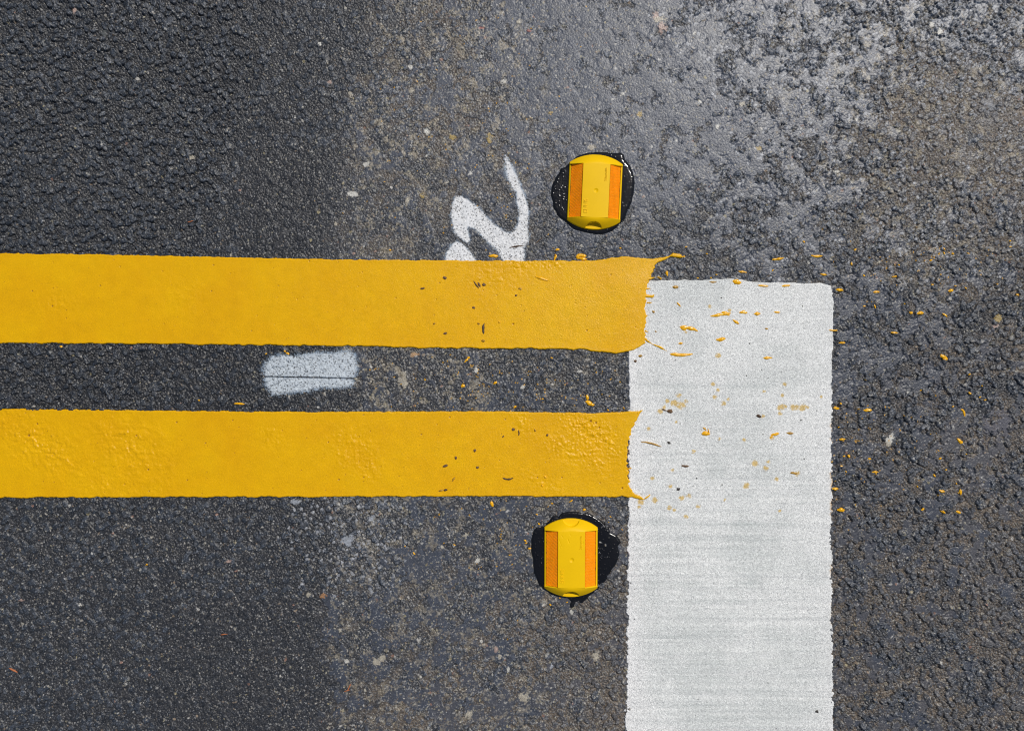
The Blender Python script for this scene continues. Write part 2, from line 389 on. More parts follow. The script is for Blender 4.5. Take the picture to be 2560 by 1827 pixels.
for (sx, sy, rx, ry, c) in SCARS:
    if c is GRY and sx not in (740, 870, 930, 2030, 1380): continue
    kk = .72 if sy < 1240 or min(c) < .2 else .58
    rx, ry = rx * kk, ry * kk
    x0, y0 = W(sx, sy); r = max(rx, ry) * S * 1.8
    i0, i1 = np.searchsorted(xs, [x0 - r, x0 + r]); j0, j1 = np.searchsorted(ys, [y0 - r, y0 + r])
    sl = (slice(j0, j1), slice(i0, i1))
    q = np.sqrt(((PX[sl] - sx) / rx) ** 2 + ((PY[sl] - sy) / ry) ** 2) + 2.0 * (fbm(CX[sl], CY[sl], 5 if rx < 30 else 16, 61 + int(sx) % 7, 3) - .5) + .8 * (Ra[sl] - .5)
    mk = sstep(1.05, .85, q)
    dark_stone = max(c) < .2
    if c is GRY: q = q + 1.6 * (fbm(CX[sl], CY[sl], 9, 661, 3) - .42) + .6 * (Rb[sl] - .4)
    if not dark_stone: mk = mk * sstep(.15, .35, Ra[sl] + .5 * mk)
    base[sl] = mixc(base[sl], np.array(c, f32) * (.75 + .45 * Ra[sl])[..., None], mk * (.8 if not dark_stone else (.35 if rx < 18 else .75)))
    h[sl] = h[sl] * (1 - mk) + mk * ((.9 + 1.3 * np.sqrt(np.clip(1 - q * q * .8, 0, 1)) + .15 * da[sl]) if dark_stone and rx < 18 else 1.3 + .2 * db[sl] if dark_stone else (.85 + .35 * da[sl]))
# ochre grains of old paint between the aggregate
beige = sstep(.60, .70, fbm(CX, CY, 11, 75, 4) + .10 * (pale - .5)) * sstep(.30, .55, pale) * sstep(.25, .7, Ra + .2)
base = mixc(base, np.array([.26, .225, .165], f32) * (.6 + .8 * Ra)[..., None], beige * (.62 - .22 * sstep(1200, 1300, PY)))
F, R = worley(wx, wy, 2.2, 71)
zone = np.exp(-((PX - 1260) / 260) ** 2 - ((PY - 960) / 70) ** 2) + .7 * np.exp(-((PX - 2330) / 200) ** 2 - ((PY - 660) / 60) ** 2) \
     + .8 * np.exp(-((PX - 2150) / 130) ** 2 - ((PY - 1130) / 120) ** 2) + .25 * np.exp(-((PX - 1200) / 220) ** 2 - ((PY - 400) / 300) ** 2) + .3 * np.exp(-((PX - 1250) / 150) ** 2 - ((PY - 1360) / 120) ** 2)
on = (R < .05 * zone * sstep(.4, .6, fbm(CX, CY, 14, 72, 2))) & (F < .5)
base = mixc(base, np.array([.50, .27, .02], f32)[None, None], on.astype(f32) * .85)
# dust shaken out from under the wet paint, fine grit close to the white bar
base = np.clip(base, .008, .8)
avg = np.array([.058, .057, .058], f32)
base = mixc(avg + 0 * base, base, sstep(.35, 1.0, fade) * 1.0)
Hg = ((h - .95) * fade * MM).astype(f32)
gloss = np.clip(.25 + .75 * fill + .25 * (1 - bn * brown), 0, 1)
def under_paint():
    m = np.minimum(np.minimum(PX - 1577, 2074 - PX), PY - 709)
    m = np.maximum(m, np.minimum(np.minimum(PY - 644 - np.clip(PX, 0, 600) * 0, 858 - PY), 1618 - PX))
    m = np.maximum(m, np.minimum(np.minimum(PY - 1036, 1238 - PY), 1570 - PX))
    return sstep(0, 5, m), sstep(-16, -7, m)
um, near = under_paint()
Hg = Hg * (1 - near) + np.minimum(Hg, .0009 + .25 * np.maximum(Hg - .0009, 0)) * near
Hg = (Hg * (1 - um) + np.minimum(Hg, .0002) * um).astype(f32)
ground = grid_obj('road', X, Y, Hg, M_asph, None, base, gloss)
tag(ground, 'worn dark asphalt road surface with pale aggregate and smeared binder', kind='structure')

def ground_z(x, y):
    i = int(np.clip(np.searchsorted(xs, x), 3, len(xs) - 4)); j = int(np.clip(np.searchsorted(ys, y), 3, len(ys) - 4))
    return float(np.percentile(Hg[j - 3:j + 4, i - 3:i + 4], 70))

# ------------------------------------------------------------------ white bar
def ip(v, pts):
    p = np.array(pts, float); return np.interp(v, p[:, 0], p[:, 1])
def gridxy(x0, x1, y0, y1, st=.0008):
    gx = np.arange(x0, x1, st); gy = np.arange(y0, y1, st)
    return np.meshgrid(gx, gy)

bx0, by1 = W(1550, 685); bx1, _ = W(2100, 0)
BX, BY = gridxy(bx0, bx1, -1.35, by1)
bpx, bpy_ = BX / S + 1280, 913.5 - BY / S; bmx, bmy = BX * 1000, BY * 1000
teeth = lambda seed: (sstep(.45, .8, vnoise(bmx * 0 + seed, bmy, 4.2, seed)) * 6 + (vnoise(bmx * 0, bmy, 1.6, seed + 1) - .5) * 5 + (fbm(bmx * 0, bmy, 18, seed + 2) - .5) * 5)
low_ragged = sstep(900, 1150, bpy_)
left = ip(bpy_, [(690,1574),(870,1571),(1000,1573),(1240,1571),(1400,1570),(1600,1569),(1827,1563),(3400,1550)]) - teeth(301) * (.25 + .5 * low_ragged)
right = ip(bpy_, [(690,2076),(714,2078),(725,2081),(760,2085),(810,2084),(900,2081),(1100,2079),(1240,2080),(1400,2079),(1600,2080),(1827,2084),(3400,2090)]) + teeth(311) * (.2 + .4 * sstep(760, 1100, bpy_)) - 1
top = ip(bpx, [(1560,702),(1622,702),(1708,698.5),(1760,700),(1790,697),(1830,696),(1855,699),(1870,703.5),(1900,705),(1960,705.5),(2000,707),(2030,708),(2045,706.5),(2060,709),(2076,713)]) + (vnoise(bmx, bmy * 0, 5, 321) - .5) * 2.5
sd = np.minimum(np.minimum(bpx - left, right - bpx), bpy_ - top) * S
cor = (bpx - 2066) + (728 - bpy_) - 27 + (vnoise(bmx, bmy, 3, 5) - .5) * 3
sd = np.minimum(sd, -cor * .7 * S)
prof = np.sqrt(np.clip(1 - (1 - np.clip(sd / .0016, 0, 1)) ** 2, 0, 1))
band = fbm(bmx * .04 + 3, bmy, 9, 331, 4); band2 = vnoise(bmx * .03, bmy, 3.2, 335)
brx, bry = bmx * .829 + bmy * .559, bmy * .829 - bmx * .559
grain = vnoise(brx, bry, 1.1, 341); grain2 = fbm(bmx, bmy, 2.6, 342, 2); cloud = fbm(bmx, bmy, 70, 343, 3)
lines = np.zeros(BX.shape)
for k, (yy, ww, aa) in enumerate([(965,6,1),(1075,5,.5),(1240,7,.7),(1310,9,1.),(1352,5,.5),(1459,8,1.1),(1500,4,.4),(1590,6,.7),(1650,5,.5),(1690,4,.4),(1763,8,.8),(1800,4,.6),(1150,5,.4)]):
    yy2 = yy + 5 * (vnoise(bmx, bmy * 0, 60, 350 + k) - .5)
    lines += aa * np.exp(-((bpy_ - yy2) / ww) ** 2) * sstep(2090, 1700, bpx + 500 * (vnoise(bmx, bmy * 0, 50, 370 + k) - .5))
amp = sstep(880, 1250, bpy_)
zt = (1.5 + .22 * (grain - .5) + .45 * (grain2 - .5) + (.5 + .8 * amp) * (band - .5) + .2 * amp * (band2 - .5) - .40 * lines + .25 * (vnoise(bmx, bmy * .05, 5, 381) - .5)) * MM
Z = np.clip(prof, 0, 1) * (zt + .0012) - .0012
c0 = np.array([.76, .765, .735], f32); c1 = np.array([.57, .595, .57], f32); c2 = np.array([.82, .81, .785], f32)
edge_white = np.clip(np.exp(-(bpx - 1571) / 45.) * .9 + np.exp(-(2081 - bpx) / 40.) * .5, 0, 1)
bc = mixc(c0 + 0 * BX[..., None], c1 + 0 * BX[..., None], np.clip(sstep(.35, .65, cloud) * .5 + .4 * lines + .5 * (band2 - .5) * amp, 0, 1))
bc = mixc(bc, c2 + 0 * bc, np.clip(edge_white + .25 * sstep(.5, .8, fbm(bmx * .5, bmy, 24, 386, 3)), 0, 1))
bh = h01(np.floor(brx / 1.2 + .3 * grain2).astype(int), np.floor(bry / 1.2 + .4 * grain).astype(int), 389)
bc = bc * (.72 + .22 * grain + .30 * bh)[..., None]
bead = (h01(np.floor(brx / .9).astype(int), np.floor(bry / .9).astype(int), 391) > .90)
bc = mixc(bc, np.array([.36, .37, .37], f32) + 0 * bc, bead * .7)
spk = (h01(np.floor(bmx / 1.2).astype(int), np.floor(bmy / 1.2).astype(int), 399) > .9996)
bc = mixc(bc, np.array([.05, .05, .05], f32) + 0 * bc, spk * .9)
STAIN = [(332,445,22),(350,580,26),(488,600,18),(435,645,28),(1060,445,24),(1038,560,20),(1020,680,38),(1065,672,22),(1140,680,34),(1180,680,30),(1240,682,40),(1290,680,20),(1015,745,24),(385,155,28),(10,665,44),(60,620,20),
 (137,1130,24),(650,1010,20),(755,1250,36),(868,1295,30),(895,1235,20),(670,1475,34),(980,1410,24),(1190,1355,30),(90,1580,26),(15,1600,30),(400,1000,18),(380,510,20),(-20,560,30),(-60,640,40),(-130,620,26),(-170,680,26),(-200,720,30),(-40,830,16),(-320,900,20),
 (840,775,20),(930,990,24),(-80,1320,20),(-280,1400,22),(-100,1480,26),(-260,1620,34),(-400,1640,34),(-110,1700,26),(180,1680,26),(-60,1720,18),(60,1790,24),(450,1620,16),(1010,1730,16),(-760,1610,22),(-780,1560,16),(-420,1690,20),
 (300,-340,20),(500,-300,18),(60,-80,16),(850,520,18),(1430,575,16)]
stain = np.zeros(BX.shape)
for (zx, zy, r) in STAIN:
    sx, sy = 1700 + zx / 4.06, 850 + zy / 4.06; r = r / 4.06 * 1.25
    stain = np.maximum(stain, np.exp(-((bpx - sx) ** 2 + ((bpy_ - sy) * 1.1) ** 2) / r ** 2))
stain = sstep(.35, .75, stain * (.35 + 1.1 * fbm(bmx, bmy, 2.4, 395, 2)))
bc = mixc(bc, np.array([.62, .40, .07], f32) + 0 * bc, stain * .8)
rim = np.exp(-((bpx - right) / 4) ** 2) * sstep(1000, 1080, bpy_) * sstep(1700, 1300, bpy_) * sstep(.5, .7, vnoise(bmx * 0, bmy, 9, 397))
bc = mixc(bc, np.array([.55, .28, .02], f32) + 0 * bc, np.clip(rim, 0, 1) * .8)
bar = field_obj('stop_line', BX, BY, sd, Z, -.0022, M_white, bc)
tag(bar, 'wide off-white paint bar crossed by the ends of both yellow lines', 'stop line')

# ------------------------------------------------------------------ yellow lines
def zf(frame, *pts):
    fx, fy, fs = frame
    return [(fx + p[0] / fs, fy + p[1] / fs) for p in pts]
F5 = (854, 600, 2.5375); F6 = (1708, 600, 2.5376); Z5 = (1500, 600, 5.073); Z6 = (1500, 980, 5.413)
LM = (1300, 1250, 5.413); UM = (1340, 340, 5.8); G4 = (0, 600, 2.5375); Q3 = (1060, 360, 5.076); Q4 = (600, 840, 6.322)
FR = (2040, 900, 4.06); FR3 = (2040, 600, 4.377); G7 = (0, 1187, 1.778)

def yellow_line(topc, botc, endc, tendrils, bumps, pits, seed, label, thick=2.1):
    x0 = -1.75; x1 = W(1735, 0)[0]
    y1 = W(0, min(p[1] for p in topc) - 25)[1]; y0 = W(0, max(p[1] for p in botc) + 15)[1]
    GX, GY = gridxy(x0, x1, y0, y1, .0008)
    px, py = GX / S + 1280, 913.5 - GY / S; mx, my = GX * 1000, GY * 1000
    jt = (vnoise(mx, my * 0, 7, seed) - .5) * 2.2 + (vnoise(mx, my * 0, 2.4, seed + 1) - .5) * 1.1
    jb = (vnoise(mx, my * 0, 9, seed + 2) - .5) * 3.2 + (vnoise(mx, my * 0, 3, seed + 3) - .5) * 1.4
    je = (vnoise(mx * 0, my, 3.0, seed + 4) - .5) * 7 + (fbm(mx * 0, my, 8, seed + 5) - .5) * 8
    d = np.minimum(py - (ip(px, topc) + jt), (ip(px, botc) + jb) - py)
    e = ip(py, endc) + je * .75 - px
    d = np.minimum(d, e)
    r = 9.0                                          # soften the two end corners
    for pts, wd in tendrils:
        d = np.maximum(d, line_d(px, py, pts, wd) + (fbm(mx, my, 4, seed + 6, 2) - .5) * 2.5)
    sd = d * S
    prof = np.sqrt(np.clip(1 - (1 - np.clip(sd / .0022, 0, 1)) ** 2, 0, 1))
    over = 1.2 * sstep(1500, 1585, px) * (.35 + .65 * sstep(670, 720, py))
    z = (thick + .35 * (fbm(mx, my, 30, seed + 7, 3) - .5) + .12 * (fbm(mx, my, 5, seed + 8, 2) - .5) + .22 * np.exp(-(sd / .0035) ** 2))
    for (cx, cy, rx, ry, a, sc, rot) in bumps:
        cr, sr = math.cos(math.radians(rot)), math.sin(math.radians(rot))
        u = (px - cx) * cr + (py - cy) * sr; v = -(px - cx) * sr + (py - cy) * cr
        m_ = np.exp(-(u / rx) ** 2 - (v / ry) ** 2)
        nn = fbm(mx + 300 * cx, my, sc, seed + 9, 3)
        z += 1.5 * a * m_ * (np.abs(nn - .5) * 4 - .5) + 1.1 * a * m_ * sstep(.6, .72, fbm(mx, my + cx, sc * .8, seed + 14, 2))
    c = np.array(YEL, f32) + np.zeros(GX.shape + (3,), f32)
    tone = fbm(mx, my, 45, seed + 10, 3); c[..., 1] *= (.96 + .10 * tone); c *= (.96 + .07 * tone)[..., None]
    gr_ = sstep(500, 1200, px)
    hg = h01(np.floor((mx * .829 + my * .559) / 1.15).astype(int), np.floor((my * .829 - mx * .559) / 1.15).astype(int), seed + 15)
    c *= (1 + .035 * gr_ - (.05 + .12 * gr_) * (hg - .35))[..., None]; z = z + (.04 + .12 * gr_) * (hg - .5) + .10 * (fbm(mx, my, 12, seed + 16, 2) - .5)
    hole = np.zeros(GX.shape)
    hk = h01(np.floor(mx / 1.0).astype(int), np.floor(my / 1.0).astype(int), seed + 11)
    hole = ((hk > .9990) & (vnoise(mx, my, 80, seed + 12) > .25)).astype(float)
    for (qx, qy, qr) in pits:
        hole = np.maximum(hole, sstep(1.2, .7, np.hypot(px - qx, py - qy) / qr))
    z -= .8 * hole
    c = mixc(c, np.array([.20, .07, .01], f32) + 0 * c, hole * .85)
    z = prof * ((z + over) * MM + .0012) - .0012
    o = field_obj('yellow_line', GX, GY, sd, z, -.0022, M_yel, c)
    tag(o, label, 'road line')
    return o

t1 = [(-1700,628),(0,632.5),(200,635),(400,638.5),(630,644),(854,648.5),(1100,650.5),(1250,651),(1430,651.5),(1490,651.5),(1530,644),(1565,641.2),(1600,645),(1640,648),(1672,641),(1720,625)]
b1 = [(-1700,852),(0,858.5),(400,861),(630,863.5),(854,865),(1060,871),(1240,871.5),(1400,873),(1460,875.5),(1500,880.5),(1540,883),(1570,881),(1583,877),(1600,868),(1612,858),(1640,838)]
e1 = [(600,1668),(645,1656),(652,1648),(660,1641),(675,1633),(690,1627),(697,1625),(702,1622),(715,1620),(740,1618),(765,1613),(775,1612),(790,1615),(810,1614),(830,1613),(850,1614),(870,1610),(890,1600)]
yellow_line(t1, b1, e1,
    [([(1640,652),(1662,646),(1676,641)], [7,4,2.2]), ([(1672,641.5),(1684,638),(1700,641),(1706,643)], [2,6,5,1.5]),
     ([(1622,697),(1635,694),(1646,693),(1652,697)], [4,1.8,1.5,2.5]), ([(1614,740),(1630,742),(1634,738)], [4,4.5,3]), ([(1618,757),(1628,757)], [3,2]),
     ([(1612,722),(1628,722)],[4,1.5]), ([(1613,788),(1619,790)],[3,2]), ([(1615,850),(1632,861),(1650,868),(1667,878)], [3,2,3.5,1.2]), ([(1614,828),(1620,830)],[3,2])],
    [(1295,655,28,20,.9,5,30),(1370,658,30,14,.7,5,10),(1230,690,60,40,.25,7,0),(150,760,60,40,.28,9,20),(450,740,60,50,.16,9,20)],
    [(1283,810,2.4),(1467,826,2),(133,765,2),(535,663,1.6),(990,745,1.5),(630,827,1.5)], 401,
    'upper thick yellow line, its end drawn out into a thin thread over the white bar')
t2 = [(-1700,1014),(0,1021),(400,1025.5),(640,1028),(854,1029),(1220,1027),(1400,1030.5),(1500,1031.8),(1560,1028),(1572,1026),(1590,1027),(1605,1023),(1625,1023)]
b2 = [(-1700,1246),(0,1244.5),(500,1243),(1100,1241.5),(1280,1241.5),(1520,1242),(1560,1242),(1580,1243),(1600,1248),(1640,1250)]
e2 = [(1000,1612),(1026,1605),(1032,1599),(1040,1595),(1052,1589),(1065,1584),(1075,1580),(1090,1576),(1102,1573),(1115,1569),(1135,1567),(1150,1568),(1165,1568),(1175,1571),(1190,1569),(1203,1574),(1215,1574),(1225,1580),(1234,1590),(1242,1603),(1260,1605)]
yellow_line(t2, b2, e2,
    [([(1594,1034),(1601,1028),(1606,1025)], [4,3,1.8]), ([(1578,1236),(1592,1242),(1608,1247)], [6,4.5,2.5]), ([(1612,1246),(1624,1237)],[2.5,2]), ([(1570,1172),(1577,1170)],[3,2])],
    [(90,1100,130,60,.62,9,35),(330,1120,110,70,.62,10,35),(200,1170,200,40,.28,9,30),(880,1120,60,50,.45,8,40),(920,1165,40,30,.4,7,40),(680,1090,40,30,.35,8,30),
     (1450,1060,60,28,.75,5,40),(1500,1095,70,35,.7,6,40),(1410,1120,50,30,.6,7,40),(1480,1150,60,26,.4,6,40),(1360,1210,60,24,.3,7,30),(1310,1060,40,20,.4,6,60),(300,1215,160,20,.25,7,0)],
    [(74,1088,2.6),(342,1088,2),(372,1173,2.2),(443,1055,2),(515,1107,1.6),(583,1050,1.5),(95,1059,2),(848,1198,2),(1555,1219,2.2),(1054,1085,1.8),(1125,1042,2),(1263,1047,1.6),(1477,1052,3),(1490,1056,2.4),(1498,1068,2)], 431,
    'lower of the two thick glossy yellow lines, with dented and wrinkled patches near both ends')

# ------------------------------------------------------------------ sprayed white marks (a film that follows the stones)
def spray(name, polys, cut, bounds, soft, seed, label, cat, colour=(.68, .73, .78)):
    x0, y0 = W(bounds[0], bounds[3]); x1, y1 = W(bounds[2], bounds[1])
    i0, i1 = np.searchsorted(xs, [x0, x1]); j0, j1 = np.searchsorted(ys, [y0, y1]); sl = (slice(j0, j1), slice(i0, i1))
    px, py = PX[sl], PY[sl]; mx, my = CX[sl], CY[sl]
    d = np.full(px.shape, -1e9)
    for p, sf in polys:
        d = np.maximum(d, poly_sd(px, py, p) + 0 * px)
    d = d + 4.5 * (fbm(mx, my, 5, seed, 3) - .5) + 3.0 * (vnoise(mx, my, 1.3, seed + 1) - .5)
    sfm = soft(px, py)
    a = sstep(0, 1, .5 + d / (2 * sfm))
    if cut is not None: a = a * (1 - cut(px, py, mx))
    hs = h01(np.floor(mx / 1.0 + .4 * Rb[sl]).astype(int), np.floor(my / 1.0 + .4 * Ra[sl]).astype(int), seed + 8)
    N = .12 + .34 * vnoise(mx, my, 1.5, seed + 2) + .30 * hs + .24 * sstep(.2, -.9, Hg[sl] * 1000)
    a2 = sstep(N - .20, N + .22, a) * (.45 + .5 * sstep(.25, .95, a))
    a2 = a2 * (1 - .8 * (h01(np.floor(mx / 1.5 + .5 * Rb[sl]).astype(int), np.floor(my / 1.5 + .5 * Ra[sl]).astype(int), seed + 9) < .09))
    c = mixc(np.array([.34, .45, .58], f32) + 0 * a[..., None], np.array(colour, f32) + 0 * a[..., None], sstep(.35, .9, a)) * (.78 + .34 * vnoise(mx, my, 1.2, seed + 5))[..., None]
    m = a2[:-1, :-1] + a2[1:, 1:] + a2[:-1, 1:] + a2[1:, :-1] > .02
    o = grid_obj(name, X[sl], Y[sl], Hg[sl] + .00025, M_spray, m, c, np.clip(a2, 0, .96))
    tag(o, label, cat); return o

main = zf(Q3, (400,650),(345,760),(332,900),(345,1010),(380,1120),(430,1190),(510,1250),(570,1280),(592,1220),(578,1130),(556,1060),(640,1080),(720,1170),(800,1250),(880,1320),(940,1390),(990,1480),(1020,1560),(1290,1560),
    (1285,1480),(1290,1300),(1340,1240),(1342,1150),(1335,1000),(1335,800),(1300,700),(1270,620),(1235,520),(1200,420),(1145,310),(1105,230),(1060,150),(1025,130),(1008,200),(1020,300),(1045,420),(1090,540),(1110,590),(1165,620),(1170,740),(1190,800),(1195,900),(1185,1000),(1140,1090),(1085,1120),(1000,1080),(900,1010),(820,940),(750,850),(670,780),(570,700),(480,650))
sec = zf(Q3, (400,1225),(330,1290),(285,1350),(268,1420),(262,1560),(730,1560),(680,1480),(600,1370),(540,1290),(470,1235))
spray('spray_mark', [(main, 3), (sec, 3)], lambda px, py, mx: .75 * np.exp(-(line_d(px, py, zf(Q3, (420,1190),(480,1240),(560,1300),(600,1330)), [0,0,0,0]) / 3.5) ** 2),
    (1100, 370, 1345, 668), lambda px, py: 9 + 7 * np.exp(-((px - 1265) / 30) ** 2 - ((py - 430) / 45) ** 2) + 2.5 * sstep(1180, 1250, px) * sstep(540, 600, py), 501,
    'white spray-painted squiggle like a 2 or N, cut off by the upper yellow line', 'paint mark', (.73, .735, .735))
dash = zf(Q4, (400,400),(500,310),(700,275),(900,290),(1150,255),(1500,240),(1700,215),(1815,255),(1865,400),(1870,560),(1835,640),(1800,800),(1650,835),(1300,835),(1100,880),(900,900),(600,955),(480,930),(400,800),(370,650),(350,500))
def crack(px, py, mx):
    return np.exp(-((py - ip(px, [(640,938.5),(665,941),(730,942.5),(800,943.5),(860,945),(900,947)])) / 1.9) ** 2) * (.75 + .25 * vnoise(mx, mx * 0, 5, 77))
spray('spray_mark', [(dash, 8)], crack, (630, 860, 920, 1010), lambda px, py: 16 + 0 * px, 541,
    'hazy white spray-painted rectangle split by a thin dark line, between the two yellow lines', 'paint mark', (.50, .55, .59))

# ------------------------------------------------------------------ bitumen pads and raised markers
def pad(polyf, centre, seed, glossf, label, wide):
    P = [W(*p) for p in polyf]
    xa = min(p[0] for p in P) - .004; xb = max(p[0] for p in P) + .004; ya = min(p[1] for p in P) - .004; yb = max(p[1] for p in P) + .004
    GX, GY = gridxy(xa, xb, ya, yb, .0006)
    mx, my = GX * 1000, GY * 1000; px = GX / S + 1280; py = 913.5 - GY / S
    sd = poly_sd(GX, GY, P) + .0009 * (fbm(mx, my, 6, seed, 2) - .5)
    # blunt the sharp polygon corners
    rimw = .0042 + wide * sstep(1500, 1560, px)
    prof = np.sqrt(np.clip(1 - (1 - np.clip(sd / rimw, 0, 1)) ** 2, 0, 1))
    rg = glossf(px, py)
    z = 1.9 + wide * 130 * sstep(1500, 1560, px) + .55 * (fbm(mx, my, 24, seed + 1, 2) - .5) + (.25 - (.85 if wide else 0) * sstep(1500, 1530, px)) * sstep(.003, .010, sd)
    z += np.where(px > 1500, .15, 1) * rg * (1.1 * (fbm(mx, my, 5, seed + 2, 3) - .5) + .5 * (vnoise(mx, my, 1.6, seed + 3) - .5))
    F, R = worley(mx, my, 3.2, seed + 4)
    z += .45 * ((R < .10 + .15 * rg) * dome(F, .33))
    z = prof * (z * MM + .0012) - .0012
    o = field_obj('bitumen_pad', GX, GY, sd, z, -.002, M_tar, None, np.clip(rg * np.where(px < 1460, 1.3, 1.0), 0, 1))
    tag(o, label, 'adhesive pad'); return o

up = zf(UM, (500,370),(600,290),(750,240),(900,228),(1100,240),(1240,238),(1285,275),(1300,340),(1370,430),(1420,550),(1437,680),(1425,800),(1395,950),(1340,1080),(1290,1210),(1200,1310),(1120,1380),(1000,1425),(870,1432),(700,1405),(560,1370),(480,1310),(420,1240),(330,1180),(280,1090),(240,1020),(235,950),(210,870),(215,770),(240,680),(290,590),(340,520),(352,470),(420,450))
lp = zf(LM, (330,345),(430,225),(450,210),(520,215),(570,160),(650,150),(800,155),(940,175),(1040,230),(1110,280),(1160,335),(1205,365),(1225,430),(1310,470),(1340,520),(1370,570),(1328,620),(1352,720),(1330,800),(1290,880),(1230,960),(1170,1080),(1100,1150),(1060,1210),(960,1280),(900,1340),(840,1395),(770,1392),(740,1430),(715,1458),(680,1452),(665,1410),(690,1370),(640,1325),(520,1310),(430,1290),(330,1200),(250,1150),(228,1080),(180,960),(175,820),(150,700),(150,520),(175,420),(220,370),(280,360))
pad(up, None, 601, lambda px, py: sstep(1440, 1400, px) * .30 + .4 * sstep(565, 585, py) + .16 * sstep(1500, 1560, px), 'glossy black bitumen blob squeezed out around the upper yellow road marker', .0085)
pad(lp, None, 631, lambda px, py: .25 + .35 * sstep(1490, 1560, px) * sstep(1480, 1380, py) + .4 * sstep(1490, 1505, py), 'black bitumen blob with a small tail, around the lower road marker beside the white bar', 0)

M_let = M_plast
def lens_mat():
    m = mat('amber_prismatic_lens', base=(.92, .32, .0), rough=.4, spec=.35, coat=.1, sss=0, noise=(120, .92, 1.06))
    return m
M_lens = lens_mat()
M_gap = mat('lens_seam_dirt', base=(.06, .02, .01), rough=.7)

